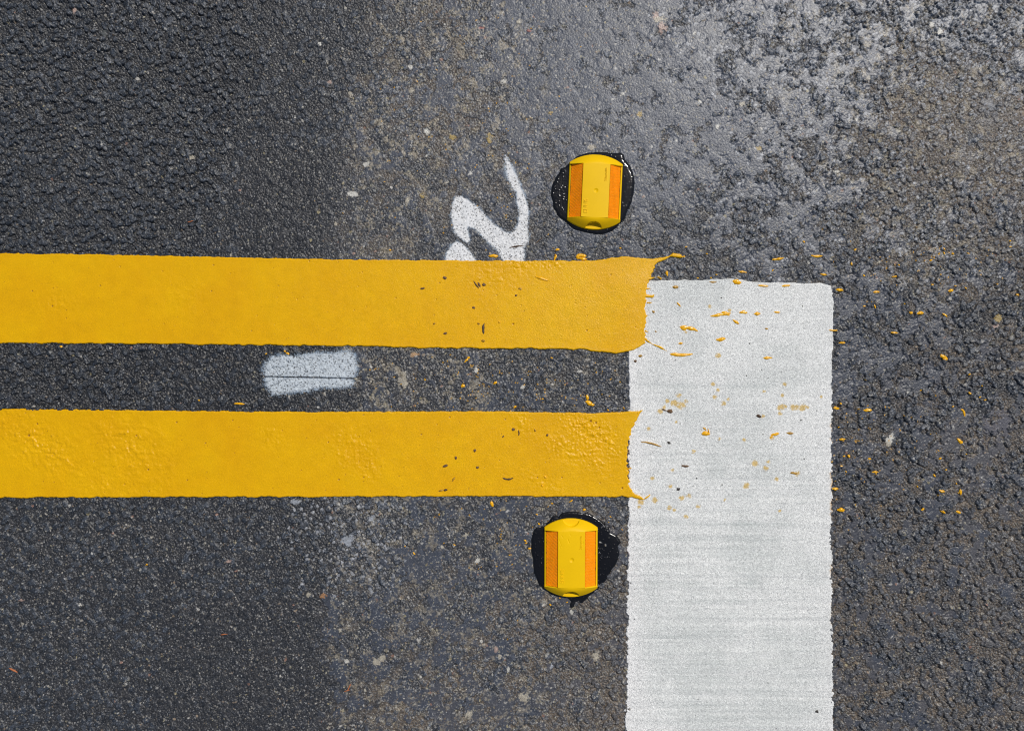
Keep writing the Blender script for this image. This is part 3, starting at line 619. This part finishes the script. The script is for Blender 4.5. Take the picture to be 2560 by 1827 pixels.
HW, RAD, CAPC = .0395, .0642, -.0062           # half width, arc radius; arc centre offset below y = 0 for the upper arc
def marker(loc, rot, label, worn, seed, ys_=1.0):
    root = bpy.data.objects.new('road_marker', None); C.objects.link(root)
    root.location = loc; root.rotation_euler = (0, 0, rot); root.empty_display_size = .03; root.scale = (1, ys_, 1)
    tag(root, label, 'road marker', 'raised amber road markers')
    def brk(vals, lo, hi, st):
        g = list(np.arange(lo, hi, st))
        for v in vals: g += [v - .00008, v + .00008]
        g = np.array(sorted(g)); keep = np.concatenate([[True], np.diff(g) > 1e-5]); return g[keep]
    gx = brk([-.0366, -.0197, .0197, .0366], -.0405, .0405, .0005); gy = brk([-.041, .041], -.0595, .0595, .0005)
    GX, GY = np.meshgrid(gx, gy)
    ax, ay = np.abs(GX), np.abs(GY)
    darc = RAD - np.hypot(ax, ay - CAPC)
    sd = np.minimum(HW - ax, darc)
    TOPZ, EDGE = .0165, .0030
    side = EDGE + (HW - ax) * (TOPZ - EDGE) / (HW - .0197)
    d = np.clip(darc / .0175, 0, 1)
    end = EDGE + (TOPZ - EDGE) * np.sin(d * math.pi / 2) ** 1.05
    inside = ay <= .041
    z = np.where(inside, np.minimum(TOPZ, side), np.minimum(TOPZ, end))
    lens = inside & (ax > .0197) & (ax < .0366)
    z = np.where(lens, side - .0028, z)
    # finger groove at each end
    e = (GX / .0125) ** 2 + ((ay - .0585) / .0112) ** 2
    z = np.where((e < 1) & ((GY < 0) | worn), np.minimum(z, .0042), z)
    # domed centre, little recessed dot
    z = z + .0005 * (1 - (ax / .0197) ** 2) * (ax < .0197) * (1 - (ay / .0585) ** 2)
    rr = np.hypot(GX - .0003, GY + .0005)
    z = z - .0011 * (rr < .0031) * (1 - (rr / .0034) ** 2)
    z = np.where(sd < .0006, z - .0004, z)
    if worn:
        for (x0, y0, L_, an, dp) in [(-.0048,.0277,.0065,-70,.0007),(-.014,.034,.005,-60,.0004),(-.0165,.024,.012,-68,.0003),(.0165,.0245,.004,70,.0004),(-.0165,.018,.004,80,.0004),(-.002,.036,.004,-55,.0003)]:
            ca, sa = math.cos(math.radians(an)), math.sin(math.radians(an))
            u = (GX - x0) * ca + (GY - y0) * sa; v = -(GX - x0) * sa + (GY - y0) * ca
            z = z - dp * np.exp(-(v / .00045) ** 2) * (np.abs(u) < L_ / 2)
    o = field_obj('body', GX, GY, sd, z + .0018, 0.0, M_plast, parent=root)
    o.location = (0, 0, 0)
    # lenses with a diamond prism relief
    for sgn in (-1, 1):
        lx = np.arange(.0202, .0362, .00022); ly = np.arange(-.0402, .0402, .00028)
        LX, LY = np.meshgrid(lx, ly)
        sidez = EDGE + (HW - LX) * (TOPZ - EDGE) / (HW - .0197)
        u = (LX * 1.0 + LY * .28 * sgn) / .0019; v = (LY) / .0015
        tri = lambda t: np.abs((t % 1) - .5) * 2
        rel = np.maximum(tri(u + .5 * (np.floor(v) % 2)), tri(v))
        zz = sidez - .0013 - .0007 * sstep(.5, 1.0, rel)
        zz = zz + .0018
        if sgn < 0:
            LXs = -LX[:, ::-1]; zz = zz[:, ::-1]; LYs = LY
        else: LXs, LYs = LX, LY
        ol = grid_obj('lens', LXs, LYs, zz, M_lens, parent=root, smooth=False)
        # dark adhesive seam round the lens foot
        pts = []
        seam = []
        n = 60
        yy = np.linspace(-.0408, .0408, n); sx, sy = np.meshgrid([.0360, .0367], yy)
        jitter = (vnoise(sy * 1000, sx * 0, 1.7, seed + 3) > .45) * .0005
        sz = EDGE + (HW - sx) * (TOPZ - EDGE) / (HW - .0197) - .0012 + .0018 - jitter
        sx = sx.copy(); sx[:, 0] += (vnoise(sy[:, 0] * 1000, sy[:, 0] * 0, 3, seed + 4) - .5) * .0006
        if sgn < 0: sx = -sx[:, ::-1]; sz = sz[:, ::-1]
        grid_obj('lens_seam', sx, sy, sz, M_gap, parent=ol)
    # moulded lettering, read along the marker
    for (txt, x0, y0, size, sx_) in [('ENNIS', -.0112, -.0350, .0078, .98), ('Stimsonite', .0150, .0150, .0048, .98)]:
        cu = bpy.data.curves.new('lettering', 'FONT'); cu.body = txt; cu.size = size; cu.extrude = .0005 if not worn else .0003; cu.bevel_depth = .0001
        cu.space_character = sx_
        tmp = bpy.data.objects.new('lettering_tmp', cu); C.objects.link(tmp)
        bpy.context.view_layer.update()
        me = bpy.data.meshes.new_from_object(tmp.evaluated_get(bpy.context.evaluated_depsgraph_get()))
        bpy.data.objects.remove(tmp)
        me.name = 'lettering'; me.materials.clear(); me.materials.append(M_let)
        ol = bpy.data.objects.new('lettering', me); C.objects.link(ol); ol.parent = root
        ol.rotation_euler = (0, 0, math.radians(90)); ol.location = (x0, y0, TOPZ + .0018 + .0003)
    return root
x, y = W(1486.5, 482); marker((x, y, 0), math.radians(-2.6), 'raised yellow plastic road marker with amber lenses, tilted slightly, above the upper yellow line', False, 701, .955)
x, y = W(1426.8, 1392); marker((x, y, 0), math.radians(-.2), 'scuffed raised yellow plastic road marker with amber lenses, below the lower yellow line', True, 731)

# ------------------------------------------------------------------ splashes, crumbs, leaves
def on_bar(px, py): return 1571 < px < 2080 and py > 703
def on_yel(px, py): return px < 1612 and ((ip(px, t1) < py < ip(px, b1)) or (px < 1575 and ip(px, t2) < py < ip(px, b2)))
def surf(px, py):
    if on_yel(px, py): return (.0021 + (.0013 if px > 1575 else 0))
    if on_bar(px, py): return .0015
    x, y = W(px, py); return ground_z(x, y)
def streak_geo(pts, width, thick, seed, taper=.55):
    """domed ribbon along a spine given in plan units; returns verts, faces"""
    rng = np.random.default_rng(seed)
    P = np.array(pts, float); seg = np.r_[0, np.cumsum(np.hypot(*np.diff(P, axis=0).T))]; L_ = seg[-1]
    n = int(np.clip(L_ / 2.2, 7, 26)); t = np.linspace(0, 1, n)
    cx = np.interp(t * L_, seg, P[:, 0]); cy = np.interp(t * L_, seg, P[:, 1])
    tx = np.gradient(cx); ty = np.gradient(cy); l = np.hypot(tx, ty) + 1e-9; nx_, ny_ = -ty / l, tx / l
    wv = (np.sin(np.pi * np.clip(t * .96 + .02, 0, 1)) ** taper) * (1 + .28 * np.interp(t, np.linspace(0, 1, 6), rng.uniform(-1, 1, 6)))
    wv = np.maximum(wv, .06) * width / 2
    off = np.interp(t, np.linspace(0, 1, 5), rng.uniform(-1, 1, 5)) * width * .12
    V = []; Fc = []; K = 7
    for i in range(n):
        for k in range(K):
            a = math.pi * k / (K - 1); u = math.cos(a); zz = math.sin(a) ** .8
            qx = cx[i] + nx_[i] * (u * wv[i] + off[i]); qy = cy[i] + ny_[i] * (u * wv[i] + off[i])
            x, y = W(qx, qy)
            V.append((x, y, qx, qy, zz * thick * (.35 + .65 * wv[i] / (width / 2)) * rng.uniform(.8, 1.15)))
    for i in range(n - 1):
        for k in range(K - 1):
            a = i * K + k; Fc.append((a, a + K, a + K + 1, a + 1))
    Fc.append(tuple(range(K - 1, -1, -1))); Fc.append(tuple(range((n - 1) * K, n * K)))
    return V, Fc
NS = [0]
def splash(name, parts, m, label, cat, group=None, kind=None, lift=0.0):
    V = []; Fc = []
    for (pts, width, thick) in parts:
        NS[0] += 1
        v, f = streak_geo(pts, width, thick, 9000 + NS[0])
        c = np.mean(np.array(pts), axis=0); z0 = max(surf(*c), surf(*pts[0]) if len(pts) > 2 else -1) + lift
        b = len(V)
        V += [(a[0], a[1], z0 - .0006 + a[4]) for a in v]; Fc += [tuple(i + b for i in ff) for ff in f]
    me = bpy.data.meshes.new(name); me.from_pydata(V, [], Fc); me.update()
    me.polygons.foreach_set('use_smooth', np.ones(len(me.polygons), bool)); me.materials.append(m)
    o = bpy.data.objects.new(name, me); C.objects.link(o); tag(o, label, cat, group, kind); return o
def spine(frame, x, y, length, ang=0, bend=0, n=5):
    """centre, length and clockwise slope given on the plan detail `frame`"""
    a = math.radians(ang); pts = []
    for t in np.linspace(-.5, .5, n):
        u = t * length; v = bend * (.25 - t * t) * 4
        pts.append((x + u * math.cos(a) - v * math.sin(a), y + u * math.sin(a) + v * math.cos(a)))
    return zf(frame, *pts)
def drop(frame, x, y, L_, w_, ang, label, m=None, th=1.4, bend=0, group=None, name='paint_drop', cat='paint drop', extra=()):
    fs = frame[2]
    parts = [(spine(frame, x, y, L_, ang, bend), w_ / fs, th * MM + .0006)]
    for (ex, ey, el, ew, ea) in extra: parts.append((spine(frame, ex, ey, el, ea), ew / fs, th * MM * .8 + .0006))
    return splash(name, parts, m or M_drop, label, cat, group)
GA = 'yellow drops splashed on the asphalt'; GW = 'yellow splashes on the white bar'; GC = 'brown crumbs on the yellow lines'

# on the asphalt, right-hand side and above the bar
drop(F6,600,119,78,15,-10,'slanted yellow paint sliver above the white bar, left of the longest one',group=GA,bend=3)
drop(F6,848,100,74,17,4,'longest yellow paint sliver on the asphalt above the right end of the white bar',group=GA,bend=3)
drop(F6,378,203,56,15,10,'yellow paint sliver just above the middle of the white bar top edge',group=GA)
drop(F6,890,220,42,15,2,'short yellow paint sliver just above the top right corner of the white bar',group=GA)
drop(F6,988,318,50,18,5,'yellow paint drop just right of the top right corner of the white bar',group=GA)
drop(F6,1225,331,44,14,0,'flat yellow paint drop right of the one beside the bar corner',group=GA,extra=[(1225,326,30,10,0)])
drop(F6,1335,589,48,14,4,'thin yellow paint drop level with the sliver on the bar right edge',group=GA)
drop(F6,1006,653,42,15,0,'small yellow paint drop right of the bar, just below the sliver on its edge',group=GA)
drop(F6,1698,322,34,20,-12,'rounded yellow paint drop high at the right, above the pair of drops',group=GA,th=1.8)
drop(F6,1445,462,24,18,20,'smaller left drop of the side by side yellow pair',group=GA)
drop(F6,1500,465,44,21,-6,'larger right drop of the side by side yellow pair',group=GA,th=1.8)
drop(F6,1660,476,40,14,35,'narrow double yellow drop right of the side by side pair',group=GA)
drop(F6,1648,743,56,26,35,'chunky yellow paint lump alone at the right, below all the small drops',group=GA,th=2,extra=[(1640,738,30,20,0),(1655,755,30,16,10)])
drop(F6,1215,422,26,14,70,'upright small yellow drop above the thin flat one',group=GA)
drop(F6,1067,150,24,14,75,'small upright yellow drop right of the longest sliver, above the bar corner',group=GA)
drop(F6,1343,232,40,12,-8,'small faint double yellow sliver high right of the bar corner',group=GA)
drop(FR,522,510,86,34,0,'plump yellow paint drop right of the bar edge, level with the crescent drop',group=GA,th=1.8)
drop(FR,207,487,60,34,5,'yellow paint drop touching the right edge of the white bar, beside the plump drop',group=GA,th=1.8,extra=[(190,490,30,14,0)])
drop(FR,1488,535,78,34,62,'crescent-shaped yellow paint drop at the right',group=GA,th=2,bend=-18)
drop(FR,1458,822,74,34,42,'teardrop-shaped yellow paint drop below the crescent one',group=GA,th=2,extra=[(1470,832,40,40,30)])
drop(FR,260,802,66,26,0,'yellow paint drop just right of the bar edge, left of the pale scar',group=GA)
drop(FR,590,1132,70,22,0,'T-shaped yellow paint drop right of the bar, with a short foot',group=GA,extra=[(598,1148,30,16,80)])
drop(FR,1268,1325,62,28,12,'left drop of the upper of two yellow pairs at the lower right',group=GA,th=1.7)
drop(FR,1466,1335,64,30,80,'right drop of the upper of two yellow pairs, standing upright',group=GA,th=1.7,extra=[(1460,1345,46,24,0)])
drop(FR,1282,1535,70,26,30,'left drop of the lowest yellow pair at the lower right',group=GA,th=1.7)
drop(FR,1445,1540,52,34,20,'right drop of the lowest yellow pair at the lower right',group=GA,th=1.8)
drop(FR,190,1302,66,28,0,'yellow paint drop touching the bar edge, above the lowest drop at the edge',group=GA,th=1.7)
drop(FR,248,1518,80,36,0,'lowest yellow paint drop beside the right edge of the white bar',group=GA,th=1.8,extra=[(255,1530,60,16,10)])
for k, (fr, x, y, s_) in enumerate([(FR3,425,108,32),(FR3,1258,222,34),(FR3,900,275,26),(FR3,1395,100,34),(FR3,1400,145,28),(FR3,1495,150,28),(FR3,530,725,32),(FR3,525,390,26),(FR3,1268,490,26),(FR3,1525,503,24),(FR3,1628,527,26),(FR3,2205,600,40),
    (FR3,708,450,16),(FR3,602,677,14),(FR3,968,698,18),(FR3,1355,380,20),(FR3,1345,150,24),(FR3,1655,150,28),(FR3,2120,75,26),(FR3,2120,12,22),(FR,1548,145,26),(FR,1552,335,30),(FR,1657,375,26),(FR,1715,405,24),(FR,1675,262,18),(FR,1205,360,20),(FR,1060,308,20),
    (FR,1390,470,24),(FR,245,440,22),(FR,543,1003,36),(FR,1258,997,32),(FR,1243,918,20),(FR,252,1072,28),(FR,302,1132,22),(FR,1322,1112,24),(FR,1203,1170,34),(FR,1028,1282,22),(FR,1075,1510,34),(FR,1518,952,20),(FR,278,972,26),(FR,330,972,34),(FR,225,680,18),(FR,1422,1252,20),
    (F6,568,193,16),(F6,150,88,14),(F6,765,12,17),(F6,18,45,14),(F6,5,105,16),(F6,210,220,12),(F6,92,242,14),(F6,175,240,12),(F5,1370,62,24),(F5,1333,748,17),(F5,530,887,14),(F5,1100,1058,22),(F5,1275,1008,12),(F5,1790,1065,14),(F5,1690,1078,14),(F5,805,745,20),(F5,795,760,22),(F5,785,772,16),(F5,1768,52,14),
    (F5,1765,900,10),(F5,770,925,26),(F5,975,905,24),(F5,308,64,16),(F5,1355,95,12),(LM,435,45,32),(LM,228,192,32),(LM,258,320,34),(LM,275,527,42),(LM,68,548,40),(LM,83,580,36),(LM,130,653,42),(LM,1225,222,26),(LM,1380,393,26),(LM,410,1410,28),(LM,635,1380,26),(LM,540,1322,22),(LM,1200,296,18),(LM,380,88,20),
    (G7,1840,348,14),(G7,652,398,10),(G7,2020,310,12),(G7,1800,317,7),(G7,2265,355,8),(G4,1265,1016,14),(G4,1690,722,14),(G4,1808,705,16),(G4,1825,720,22),(G4,392,676,22)]):
    rng = np.random.default_rng(k)
    s2 = s_ * 1.0
    drop(fr, x, y, s2 * rng.uniform(.9, 1.2), s2 * rng.uniform(.55, .8), rng.uniform(-40, 60), 'tiny yellow paint speck caught between the stones of the asphalt', th=1.2, group='tiny yellow specks on the asphalt', name='paint_speck', cat='paint speck')
drop(F5,963,102,62,20,2,'oval yellow paint drop at the upper line edge, inside the white squiggle',group=GA,th=1.8)
drop(F5,1357,110,40,14,-65,'slanting yellow paint sliver standing on the upper line edge',group=GA)
drop(F5,1522,100,62,28,5,'large curled yellow paint blob touching the top edge of the upper yellow line',group=GA,th=2,extra=[(1525,120,64,18,8),(1497,108,30,20,80)])
drop(G4,1520,1038,68,17,4,'yellow paint sliver in the gap between the lines, left of the white rectangle',group=GA,th=1.6)
drop(F5,1570,1035,54,26,35,'clotted yellow paint cluster in the gap near the white bar',group=GA,th=1.5,extra=[(1558,998,36,20,70),(1590,1045,30,20,0)])
drop(F5,2065,212,34,18,75,'crooked yellow paint drop in the black notch above the bar corner',group=GA)
drop(G7,2187,128,26,17,80,'yellow paint bead just below the lower yellow line, above the lower marker',group=GA,th=2.)
drop(LM,870,127,46,34,-25,'comma-shaped yellow paint drop just above the lower marker',group=GA,th=1.7)
drop(LM,690,12,60,22,-30,'yellow paint drop at the lower line edge, above the lower marker',group=GA)
# on the white bar
drop(Z5,955,600,78,40,-3,'oval yellow-brown paint ring on the white bar, near its top left corner',m=M_smear,group=GW,extra=[(955,600,40,18,-6)])
drop(Z5,997,820,74,24,52,'short slanted yellow sliver on the white bar right of the upper line end',group=GW)
drop(Z5,675,912,36,30,20,'tiny upper yellow dot on the white bar close to the upper line end',group=GW,m=M_smear)
drop(Z5,705,1160,30,20,30,'tiny lower yellow dot on the white bar close to the upper line end',group=GW,m=M_smear)
drop(Z5,1125,1130,240,46,14,'long wavy yellow streak on the white bar, above the spearhead-shaped one',group=GW,th=1.6,bend=-14,extra=[(1070,1115,110,60,0)])
drop(Z5,1020,1312,60,28,-5,'small yellow drop between the wavy and the spearhead streaks',group=GW)
drop(Z5,1030,1450,290,52,0,'spearhead-shaped yellow streak on the white bar, nearest the upper line end',group=GW,th=1.8,bend=6)
drop(Z5,510,1470,50,34,0,'small yellow-brown drop at the left edge of the bar, below the upper line',m=M_smear,group=GW,th=1.8)
drop(Z5,445,1535,40,36,0,'dull brown pellet at the left edge of the bar, below the upper line',m=M_crumb,group=GW,th=2)
drop(F6,340,268,56,30,10,'curled yellow blob on the top edge of the white bar',group=GW,th=2,extra=[(330,258,40,16,-20)])
drop(F6,505,292,68,15,6,'thin yellow sliver just under the top edge of the white bar',group=GW)
drop(F6,650,290,55,17,-8,'rightmost yellow sliver just under the top edge of the white bar',group=GW)
drop(F6,187,268,52,11,2,'faint brown sliver just under the top edge of the white bar',m=M_smear,group=GW,th=1)
drop(F6,235,474,132,20,-8,'long club-shaped yellow streak on the upper white bar',group=GW,th=1.6,extra=[(268,466,56,30,20)])
drop(F6,380,460,54,17,0,'left yellow drop of three in a row on the upper white bar',group=GW,extra=[(380,455,26,16,0)])
drop(F6,468,468,44,18,0,'middle yellow drop of three in a row on the upper white bar',group=GW,extra=[(466,462,20,16,0)])
drop(F6,593,459,42,15,0,'right yellow drop of three in a row on the upper white bar',group=GW)
drop(F6,332,520,50,17,32,'slanted yellow drop under the club-shaped streak on the bar',group=GW)
drop(F6,527,563,22,11,0,'very small ochre drop alone in the upper middle of the bar',group=GW,m=M_smear,th=1)
drop(F6,238,630,62,24,-8,'winged yellow drop on the bar, below the slanted drop',group=GW,th=1.6,extra=[(235,635,30,28,0)])
drop(F6,535,748,58,18,2,'oval yellow drop in the middle of the bar, right of the spearhead streak',group=GW,m=M_drop)
drop(F6,950,573,56,13,2,'yellow sliver lying across the right edge of the white bar',group=GW)
drop(F6,478,1117,34,20,8,'dark brown crumb on the middle of the white bar',m=M_leaf,group=GW,th=1.6)
drop(FR if False else F6,142,1228,52,30,5,'yellow blob with a dark curled stalk on the white bar',group=GW,th=2,extra=[(160,1210,30,8,70),(135,1196,30,9,40)])
drop(F6,580,1232,56,22,-12,'yellow drop with a faint tail, right part of the lower bar',group=GW,th=1.8,extra=[(556,1248,26,14,-40)])
drop(F6,675,1223,50,16,3,'faint ochre drop right of the tailed yellow one on the bar',m=M_smear,group=GW,th=.9)
drop(F6,700,1477,48,16,8,'ochre drop with a brown tip, lowest on the right of the bar',m=M_smear,group=GW,th=1.2)
drop(Z6,690,705,285,24,14,'rough brownish stick-like streak on the bar beside the lower line end',m=M_smear,group=GW,th=2,bend=-14)
drop(Z6,1148,1000,105,34,6,'brown oblong crumb on the bar, right of the lower line end',m=M_crumb,group=GW,th=1.8)
drop(Z6,930,682,52,30,25,'small dark seed on the bar, right of the stick-like streak',m=M_dark,group=GW,th=1.6)
drop(Z6,940,262,80,62,10,'round grey-brown lump with an ochre tail on the bar, above the stick-like streak',m=M_crumb,group=GW,th=2.4,extra=[(870,240,80,22,20)])
drop(Z6,1055,1310,62,38,-15,'ragged dark flake on the bar, lower right of the lower line end',m=M_dark,group=GW,th=1,name='debris_flake',cat='debris',extra=[(1045,1300,40,14,60)])
drop(G7,2409,1046,0.1+13,8,20,'small black pebble low on the right side of the white bar',m=M_dark,th=2,name='pebble',cat='pebble') if False else None
drop((1280,1187,1.778),1354,1048,15,12,10,'small black pebble low on the right side of the white bar',m=M_dark,th=2,name='pebble',cat='pebble')
for (x, y) in [(240,369),(420,656),(400,860),(745,1142),(755,420),(765,1385),(85,1510),(245,1550),(505,1232)]:
    drop(F6,x,y,11,8,15,'tiny black grit speck on the white bar',m=M_dark,th=1,name='grit_speck',cat='grit',group='black grit specks on the white bar')
# on the yellow lines
def crumb(x, y, l, w_, ang, label, m=None, th=1.8, name='crumb', cat='crumb', **k):
    drop(F5, x, y, l, w_, ang, label, m=m or M_crumb, th=th, name=name, cat=cat, group=GC, **k)
crumb(655,241,26,22,10,'brown crumb on the upper yellow line, upper left of the group of crumbs')
crumb(515,308,30,13,-10,'pointed brown crumb farthest left on the upper yellow line')
crumb(903,284,24,22,0,'round brown crumb beside the short stick on the upper yellow line')
crumb(1132,310,24,17,0,'ochre pellet on the upper yellow line, under the white squiggle right leg',m=M_smear)
crumb(1107,352,13,16,80,'tiny double brown speck below the ochre pellet on the upper line')
crumb(838,430,20,18,0,'brown pellet in the middle of the upper yellow line')
crumb(588,530,18,15,0,'small ochre pellet at the left in the lower half of the upper line',m=M_smear)
crumb(658,592,26,16,-25,'seed-shaped brown crumb near the lower edge of the upper yellow line')
crumb(870,531,20,12,10,'ochre crumb touching the dark upright leaf on the upper line',m=M_smear)
crumb(898,638,26,17,-5,'ochre-tailed pellet near the bottom edge of the upper yellow line',m=M_smear)
crumb(1000,521,18,13,-10,'small yellow bump right of the upright leaf on the upper line',m=M_drop,th=1.4)
crumb(905,562,72,17,93,'dark upright leaf sliver on the upper yellow line',m=M_leaf,th=1,name='leaf_fragment',cat='leaf',bend=6)
crumb(855,284,58,11,52,'short slanted stick on the upper yellow line',m=M_crumb,name='stick',cat='stick',th=2,extra=[(872,284,36,12,60)])
drop(F5,1268,245,92,18,18,'paint-coated yellow twig on the upper yellow line near its end',m=M_drop,th=1.8,name='twig',cat='twig')
crumb(1090,1199,22,22,0,'brown pellet on the lower yellow line, left of the thin curved seed')
crumb(1122,1222,36,9,85,'thin upright brown seed on the lower yellow line',bend=-4)
crumb(1228,1205,20,13,40,'small ochre crumb beside the wrinkled patch of the lower line',m=M_smear)
crumb(1305,1236,18,13,-50,'brown chip inside the wrinkled patch of the lower yellow line')
crumb(1025,1245,18,11,-50,'brown chip left of the pellet on the lower yellow line')
crumb(845,1333,19,18,0,'upper round brown pellet on the middle of the lower line')
crumb(863,1440,20,18,0,'lower round brown pellet on the middle of the lower line')
crumb(725,1380,22,15,80,'upright brown crumb on the lower line, left of the two pellets')
crumb(658,1432,34,20,-15,'largest brown crumb on the lower yellow line')
crumb(710,1516,34,13,-55,'pale brown curl on the lower line, below the largest crumb',m=M_smear)
crumb(660,1582,26,18,-5,'dark right half of the crumb pair at the bottom of the lower line',m=M_leaf)
crumb(632,1587,36,12,-15,'paler left half of the crumb pair at the bottom of the lower line',m=M_smear)
crumb(1055,1506,68,14,0,'dark crescent leaf on the lower yellow line',m=M_leaf,th=.9,bend=9,name='leaf_fragment',cat='leaf')
crumb(1292,1500,24,18,35,'yellow-coated pellet low on the lower line near its end',m=M_drop,th=1.6)
crumb(1845,1106,28,19,5,'dark oval pellet on the top corner of the lower line end',m=M_leaf,th=1.6)
crumb(1272,1555,20,14,60,'yellow-coated bump near the bottom edge of the lower line',m=M_drop,th=1.4)
# loose bits on the asphalt
drop(Q3,1180,1308,195,24,-6,'narrow dark leaf lying on the white squiggle',m=M_leaf,th=1.2,bend=-6,name='leaf_fragment',cat='leaf')
drop(Q3,1455,1228,140,9,-40,'thin grey straw lying right of the white squiggle',m=M_crumb,th=.8,name='straw',cat='straw')
drop(G7,998,707,34,5,-8,'orange wood sliver alone on the asphalt below the lower line',m=M_twig,th=1.2,name='wood_sliver',cat='wood sliver')
drop(G7,60,866,42,8,25,'orange wood sliver at the far left of the asphalt',m=M_twig,th=1.2,name='wood_sliver',cat='wood sliver')
drop(G7,1552,942,34,6,-62,'forked orange wood sliver low in the middle',m=M_twig,th=1.2,name='wood_sliver',cat='wood sliver',extra=[(1542,958,26,5,-15)])
drop((0,0,2.5375),1215,1408,40,8,-12,'orange bark flake above the upper yellow line at the left',m=M_twig,th=1.3,name='bark_flake',cat='bark')
